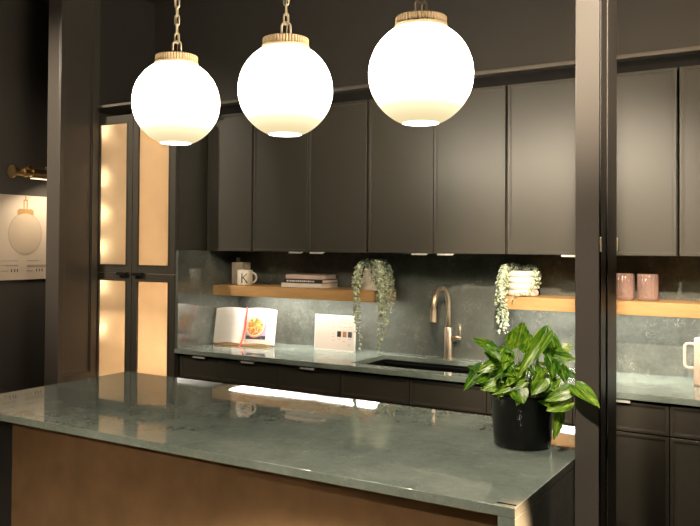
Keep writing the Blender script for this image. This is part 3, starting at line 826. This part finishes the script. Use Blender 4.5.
# ------------------------------------------------------------------ placard
pk = thing('placard', 'white sample placard with three small colour swatches standing on the back counter', 'sign', (.718, .44, .9142))
tilt = Matrix.Translation((0.718, .440, .9146)) @ Matrix.Rotation(math.radians(-3), 4, 'X')
def pbox(m, u0, u1, z0, z1, y0, y1, bev=0): return m.box(u0, u1, y0, y1, z0, z1, bev, tilt)
pbox(MB(), -.126, .126, 0, .187, 0, .010, .0008).build('panel', M['placard'], pk)
fm_ = MB()
for (a, b2, e_, f_) in [(-.1265, .1265, -.0002, .004), (-.1265, -.1235, 0, .187), (.1235, .1265, 0, .187), (-.1265, .1265, .184, .1875)]:
    pbox(fm_, a, b2, e_, f_, -.0012, .0105)
fm_.build('clear_edge', M['white'], pk)
for (u, mname, lb) in ((.018, 'sw_black', 'black swatch'), (.052, 'sw_brown', 'copper brown swatch'), (.085, 'sw_grey', 'dark grey speckled swatch')):
    o = pbox(MB(), u, u+.0235, .073, .103, -.0010, .0002).build('swatch', M[mname], pk); o['label'] = lb
tx = MB()
for i, z in enumerate([.168, .162, .150, .144, .138, .132, .118, .112, .106, .100, .094, .088, .082, .076]):
    pbox(tx, -.108, -.108+(.045 if i < 2 else rnd(.06, .07)), z, z+.0024, -.0006, .0002)
tx.build('fine_print', M['inklight'], pk)
for (a, b2, z) in [(-.018, .004, .144), (-.018, .004, .122), (-.014, 0, .086), (-.014, 0, .070), (-.014, .002, .052), (.03, .09, .162), (.024, .044, .148), (.056, .074, .146), (.086, .102, .146), (.024, .044, .124), (.054, .076, .124), (.086, .106, .124), (.024, .040, .060), (.05, .07, .048), (.088, .10, .034), (.088, .10, .027), (.086, .104, .062)]:
    pbox(MB(), a, b2, z, z+.0036, -.0006, .0002).build('caption', M['ink'], pk)

# ------------------------------------------------------------------ cookbook on its stand
RZ13 = Matrix.Rotation(math.radians(13), 4, 'Z')
sm_ = Matrix.Translation((.205, .302, .9146)) @ RZ13
st = thing('book_stand', 'light wooden book stand holding the open cookbook', 'book stand', (.205, .302, .9146))
MB().box(-.165, .160, -.018, .075, 0, .0075, .002, sm_).build('base', M['oak'], st)
MB().box(-.165, .160, -.018, -.010, .0075, .012, .0015, sm_).build('lip', M['oak'], st)
bt = Matrix.Translation((.205, .298, .9232)) @ RZ13 @ Matrix.Rotation(math.radians(-12), 4, 'X')
MB().box(-.10, .10, .030, .036, -.001, .160, .002, bt).build('back_rest', M['oak'], st)
ck = thing('cookbook', 'open cookbook with a red ribbon, showing a bowl of food on its right page', 'book', (.205, .298, .9232))
HW, HH = .184, .206
MB().box(-HW-.004, HW+.004, .0235, .0265, 0.0, HH, .001, bt).build('cover', M['bookblack'], ck)
def page_w(t):  # t 0 at the spine, 1 at the outer edge: distance of the paper in front of the cover
    return .004+.020*math.sin(min(1, t*2.4)*PI/2)*(1-.45*t*t)
def pageblock(side):
    m = MB(); n = 24; vs = []; uvs = []
    zb_ = lambda t: .003+.006*math.sin(PI*t) if True else 0
    for i in range(n+1):
        t = i/n; x = side*(.001+t*(HW-.001)); w = .0232-page_w(t)
        z0 = .002+.005*math.sin(PI*min(1, t*1.05)); z1 = HH-.006+.006*math.sin(PI*min(1, t))-.003*t
        for (y, z) in ((w, z0), (w, z1), (.0233, z1), (.0233, z0)):
            vs.append(bt @ Vector((x, y, z)))
            u = t if side > 0 else 1-t
            uvs.append((u, (z-z0)/(z1-z0)))
    front, rest = [], []
    for i in range(n):
        a, b2 = 4*i, 4*(i+1)
        front.append((a, b2, b2+1, a+1)); rest += [(a+1, b2+1, b2+2, a+2), (a+3, b2+3, b2, a), (a+2, b2+2, b2+3, a+3)]
    rest += [(0, 1, 2, 3), (4*n, 4*n+3, 4*n+2, 4*n+1)]
    m.add(vs, front+rest, uvs)
    return m
pL = pageblock(-1).build('left_page', M['textpage'], ck); pL['label'] = 'left page filled with small grey text'
pR = pageblock(1).build('right_page', M['photopage'], ck); pR['label'] = 'bright right page with the food photograph'
def patch(fn, nu, nv, off):
    """small print on the right page: fn(u,v) -> (x,z) in page space"""
    m = MB(); vs = []; fs = []
    for j in range(nv+1):
        for i in range(nu+1):
            x, z = fn(i/nu, j/nv); vs.append(bt @ Vector((x, .0232-page_w(x/HW)-off, z)))
    for j in range(nv):
        for i in range(nu):
            a = j*(nu+1)+i; fs.append((a, a+1, a+nu+2, a+nu+1))
    return m.add(vs, fs)
rect = lambda x0, x1, z0, z1: (lambda u, v: (x0+(x1-x0)*u, z0+(z1-z0)*v))
ell = lambda cx, cz, rx, rz, r0=0: (lambda u, v: (cx+rx*(r0+(1-r0)*v)*math.cos(2*PI*u), cz+rz*(r0+(1-r0)*v)*math.sin(2*PI*u)))
patch(rect(.010, .134, .030, .116), 10, 4, .0004).build('printed_cloth', M['lilac'], pR)
patch(rect(.010, .134, .030, .050), 10, 2, .0007).build('printed_shadow', M['navy'], pR)
patch(ell(.066, .100, .062, .061), 40, 3, .0010).build('printed_plate', M['peach'], pR)
patch(ell(.066, .103, .058, .056), 40, 3, .0013).build('printed_bowl', M['white'], pR)
patch(ell(.066, .100, .050, .048), 40, 4, .0016).build('printed_food', M['food'], pR)
patch(lambda u, v: (.092+.028*u-.004*v, .060-.034*u+.006*v), 6, 2, .0019).build('printed_napkin', M['white'], pR)
patch(rect(.108, .148, .158, .162), 6, 1, .0004).build('printed_caption', M['ink'], pR)
patch(rect(.114, .142, .148, .151), 6, 1, .0004).build('printed_caption', M['inklight'], pR)
patch(rect(.110, .146, .140, .143), 6, 1, .0004).build('printed_caption', M['inklight'], pR)
rb = MB(); vs = []; fs = []
path = [(.0175, HH+.001), (.0160, HH-.02), (.0130, .15), (.0115, .09), (.0020, .03), (-.010, .012), (-.0180, .0055)]
for k, (y, z) in enumerate(path):
    for s in (-1, 1): vs.append(bt @ Vector((.001+.0055*s+.002*math.sin(k), y, z)))
pe = bt @ Vector((0, -.0180, .0055))
for (dy, z) in ((-.006, .924), (-.009, .918), (-.016, .9155), (-.038, .9152)):
    for s in (-1, 1): vs.append(Vector((pe.x+.004+.0055*s, pe.y+dy, z)))
n = len(vs)//2
fs = [(2*i, 2*i+1, 2*i+3, 2*i+2) for i in range(n-1)]
rbo = rb.add(vs, fs).build('ribbon', M['ribbon'], ck); so = rbo.modifiers.new('Solidify', 'SOLIDIFY'); so.thickness = .0006; rbo['label'] = 'red ribbon bookmark'


# settle the small things on their places
for t, dx, dy, dz in ((fk, .017, -.024, 0), (mg, .052, -.013, 0), (pa, .0165, -.019, 0), (pb, .0185, -.019, 0), (jg, .015, -.013, 0), (pk, .015, -.024, 0)):
    t.location += Vector((dx, dy, dz))

# ------------------------------------------------------------------ pothos
PC = Vector((2.258, -1.029, ZI+.0006)); PS = 1.039
po = thing('potted_pothos', 'green and yellow pothos in a glossy black pot on the right end of the island', 'potted plant', PC)
sharp(MB().lathe([(a_*PS, b_*PS) for a_, b_ in [(0, 0), (.070, 0), (.074, .004), (.0765, .03), (.0835, .128), (.0870, .131), (.0875, .140), (.0845, .141), (.0815, .136), (.080, .118), (0, .118)]], PC, 56).build('pot', M['black'], po, True), 50)
MB().lathe([(0, .1185), (.0795, .1185), (.0795, .120), (0, .126)], PC, 32).build('soil', M['soil'], po, True)
LV = [((2.235,-1.007,1.189),(2.252,-1.007,1.263),0.0702),((2.181,-1.047,1.187),(2.131,-1.087,1.217),0.035),((2.327,-1.047,1.238),(2.285,-1.137,1.138),0.0416),((2.337,-0.987,1.18),(2.31,-0.967,1.256),0.0399),((2.334,-0.997,1.175),(2.396,-1.007,1.171),0.0424),((2.348,-1.067,1.168),(2.37,-1.117,1.134),0.0461),((2.153,-1.067,1.135),(2.116,-1.107,1.074),0.0376),((2.289,-1.107,1.113),(2.212,-1.147,1.078),0.023),((2.344,-1.117,1.129),(2.322,-1.147,1.087),0.0402),((2.276,-1.122,1.089),(2.297,-1.132,1.061),0.0484),((2.418,-1.117,1.107),(2.355,-1.147,1.077),0.037),((2.412,-1.112,1.077),(2.356,-1.132,1.049),0.047),((2.431,-1.127,1.117),(2.503,-1.177,1.085),0.044),((2.382,-1.097,1.042),(2.368,-1.102,0.966),0.0276),((2.212,-1.087,1.1),(2.173,-1.117,1.082),0.0368),((2.172,-1.077,1.194),(2.232,-1.127,1.167),0.024),((2.196,-1.047,1.187),(2.252,-1.097,1.189),0.0241),((2.23,-1.067,1.184),(2.238,-1.127,1.143),0.0369),((2.269,-0.997,1.171),(2.248,-0.987,1.21),0.0323),((2.206,-1.067,1.155),(2.156,-1.107,1.128),0.0371),((2.248,-1.087,1.15),(2.215,-1.137,1.121),0.0365),((2.309,-1.077,1.153),(2.341,-1.127,1.116),0.0335),((2.274,-1.097,1.137),(2.247,-1.137,1.103),0.0335),((2.368,-1.047,1.155),(2.398,-1.097,1.117),0.0335),((2.381,-1.047,1.14),(2.421,-1.067,1.13),0.0231),((2.28,-0.977,1.183),(2.262,-0.957,1.226),0.0325),((2.184,-1.047,1.161),(2.164,-1.077,1.18),0.0269),((2.221,-1.067,1.167),(2.27,-1.127,1.131),0.0291),((2.31,-1.027,1.205),(2.358,-1.087,1.17),0.029),((2.142,-1.067,1.122),(2.124,-1.097,1.141),0.0242),((2.175,-1.077,1.11),(2.148,-1.117,1.102),0.0239),((2.369,-1.087,1.128),(2.349,-1.127,1.095),0.0303),((2.252,-1.097,1.102),(2.227,-1.137,1.072),0.0311),((2.35,-0.967,1.187),(2.378,-0.957,1.202),0.0294),((2.283,-1.067,1.167),(2.322,-1.117,1.134),0.026)]
fol, stm = MB(), MB()
def leaf(base_, tip, width, nrm, droop=.10, fold=.22):
    B, T = Vector(base_), Vector(tip); ax = T-B; L = ax.length; ax.normalize()
    nrm = Vector(nrm); nrm = (nrm-ax*nrm.dot(ax)).normalized(); sd = ax.cross(nrm)
    nl, nw = 14, 6
    vs = []; uvs = []; fs = []
    for i in range(nl+1):
        t = i/nl
        tt = -.14+1.14*t                       # lobes reach behind the stalk
        hw = width/2*max(0.0, math.sin(PI*min(1, max(0, (t+.03)/1.03))**.62))**.8
        if i == nl: hw = width*.004
        for j in range(nw+1):
            s = -1+2*j/nw
            lobe = 0 if t > .25 else (.25-t)*.7*(1-abs(s))
            pos = tt+lobe
            h = -droop*L*(t**2)*.8+fold*abs(s)*hw+.03*L*math.sin(5*t+3*s)*.5
            vs.append(B+ax*(pos*L)+sd*(s*hw)+nrm*(h+droop*L*.3)); uvs.append((.5+.5*s*hw/(width/2), t))
    for i in range(nl):
        for j in range(nw):
            a = i*(nw+1)+j; fs.append((a, a+1, a+nw+2, a+nw+1))
    fol.add(vs, fs, uvs)
CAMV = Vector((.50, -.86, .28))
for k, (b, t, w) in enumerate(LV):
    nr = CAMV+Vector((rnd(-.3, .3), rnd(-.2, .2), rnd(.0, .45)))
    leaf(b, t, w*1.08, nr, rnd(.05, .18), rnd(.12, .34))
    bp = Vector(b); root = PC+Vector(((bp.x-PC.x)*.35, (bp.y-PC.y)*.3, .119))
    mid = (bp+root)/2+Vector((0, 0, .02 if bp.z > 1.09 else .045))
    stm.tube([root, mid, bp], [.0022, .0019, .0015], 6)
for k in range(84):
    a = rnd(0, 2*PI); rr_ = rnd(.02, .098); z = rnd(.135, .225)-.4*max(0, rr_-.07)
    bp = PC+Vector((rr_*math.cos(a)*1.05, rr_*math.sin(a)*.75, z))
    dr = Vector((math.cos(a)+rnd(-.6, .6), math.sin(a)+rnd(-.6, .6), rnd(-.55, .45))).normalized()
    L = rnd(.034, .056); tp = bp+dr*L
    if tp.y > -1.0 and tp.x > 2.34: continue
    leaf(bp, tp, L*rnd(.5, .68), Vector((dr.x*.4+rnd(-.3, .3), dr.y*.4-.35, .8)), rnd(.1, .25), rnd(.1, .3))
    if k % 2 == 0:
        root = PC+Vector(((bp.x-PC.x)*.4, (bp.y-PC.y)*.4, .119)); stm.tube([root, (root+bp)/2+Vector((0, 0, .012)), bp], [.002, .0018, .0014], 6)
fol.build('foliage', M['leaf'], po, True); stm.build('stems', M['stem'], po, True)

# ------------------------------------------------------------------ unseen rug, added for the bright reflection in the island front
rg = MB().box(-.9, 3.6, -3.40, -1.9, .0005, .012, .003).build('rug', M['rug'])
tag(rg, 'added pale rug in front of the island, for the bright reflection in its panel', 'rug')

# ------------------------------------------------------------------ light
def spot(x, y, tx_, ty_, tz_, energy, ang, blend, col, label, soft):
    t = thing('ceiling_spotlight', label, 'ceiling light', (x, y, 3.03), 'ceiling spotlights in front of the island')
    MB().lathe([(.038, -.002), (.062, -.004), (.062, 0), (.038, 0), (.038, -.002)], (0, 0, 0), 32).build('trim_ring', M['white'], t, True, (0, 0, 0))
    MB().lathe([(0, -.001), (.036, -.001), (.036, 0), (0, 0)], (0, 0, 0), 28).build('lens', M['lens'], t, False, (0, 0, 0))
    l = bpy.data.lights.new('spot_lamp', 'SPOT'); l.energy = energy; l.spot_size = math.radians(ang); l.spot_blend = blend
    l.color = col; l.shadow_soft_size = soft
    o = bpy.data.objects.new('spot_lamp', l); COL.objects.link(o); o.parent = t; o.location = (0, 0, -.010-soft)
    o.rotation_euler = (Vector((tx_, ty_, tz_))-Vector((x, y, 3.02-soft))).to_track_quat('-Z', 'Y').to_euler()
WARM = (1, .85, .66)
spot(2.83, -2.6, 2.45, -1.1, 2.12, 1000, 27, .9, WARM, 'recessed ceiling spotlight above the viewer, aimed at the slim post', .05)
spot(-.98, -2.0, -.69, -.27, 1.9, 330, 50, .9, WARM, 'added unseen ceiling spotlight in the hall, brightening the panelled column', .05)  # added lamp, brightens the column front but not its side
spot(1.3, -4.4, 1.3, -2.35, 0, 1200, 50, 1, WARM, 'added unseen ceiling spotlight at the back of the room, lighting island front and rug', .06)  # added lamp, lifts the island front panel and the rug it mirrors
spot(4.9, -1.52, 2.42, -1.575, .79, 5000, 4.6, .5, (1, .56, .33), 'recessed ceiling spotlight at the right, aimed at the island corner', .03)
spot(2.5, -3.1, 2.25, -1.1, .95, 320, 38, 1, WARM, 'added unseen ceiling spotlight over the viewer, brightening the potted plant', .06)  # added lamp, frontal light for the pothos and the island's right side
spot(4.5, -1.5, 2.7, .1, 1.9, 420, 46, .9, (1, .76, .50), 'recessed ceiling spotlight at the far right, washing the wall cabinets', .06)
l = bpy.data.lights.new('picture_lamp', 'AREA'); l.shape = 'RECTANGLE'; l.size = .03; l.size_y = .44; l.energy = 3.7; l.color = (1, .84, .62)
o = bpy.data.objects.new('picture_lamp', l); COL.objects.link(o); o.parent = pl
o.location = Vector((-1.07, .10, 1.860))-Vector(pl.location)
o.rotation_euler = Vector((-.42, 0, -1)).to_track_quat('-Z', 'Y').to_euler()
o.rotation_euler.z = 0

w = bpy.data.worlds.new('World'); sc.world = w; w.use_nodes = True
w.node_tree.nodes['Background'].inputs[0].default_value = (.02, .018, .016, 1)

# ------------------------------------------------------------------ camera
cam = bpy.data.cameras.new('Camera'); co = bpy.data.objects.new('Camera', cam); COL.objects.link(co)
F = 786.8183; cam.sensor_fit = 'HORIZONTAL'; cam.sensor_width = 36; cam.lens = F/700*36; cam.clip_start = .05
yaw, pitch, roll = .5413, .0154, .0063
co.location = (2.9725, -3.1498, 1.4736); cam.shift_y = -(263-233.5754)/700
fwd = Vector((-math.sin(yaw), math.cos(yaw), 0)); rt = Vector((math.cos(yaw), math.sin(yaw), 0)); up = Vector((0, 0, 1))
f2 = fwd*math.cos(pitch)+up*math.sin(pitch); u2 = up*math.cos(pitch)-fwd*math.sin(pitch)
r3 = rt*math.cos(roll)+u2*math.sin(roll); u3 = u2*math.cos(roll)-rt*math.sin(roll)
co.matrix_world = Matrix(((r3.x, u3.x, -f2.x, co.location.x), (r3.y, u3.y, -f2.y, co.location.y), (r3.z, u3.z, -f2.z, co.location.z), (0, 0, 0, 1)))
sc.camera = co
sc.view_settings.view_transform = 'Standard'; sc.view_settings.look = 'None'
sc.view_settings.exposure = 0; sc.view_settings.gamma = 1; sc.view_settings.use_curve_mapping = False
sc.cycles.max_bounces = 10; sc.cycles.diffuse_bounces = 5; sc.cycles.glossy_bounces = 6
sc.cycles.use_denoising = True
sc.cycles.sample_clamp_indirect = 4
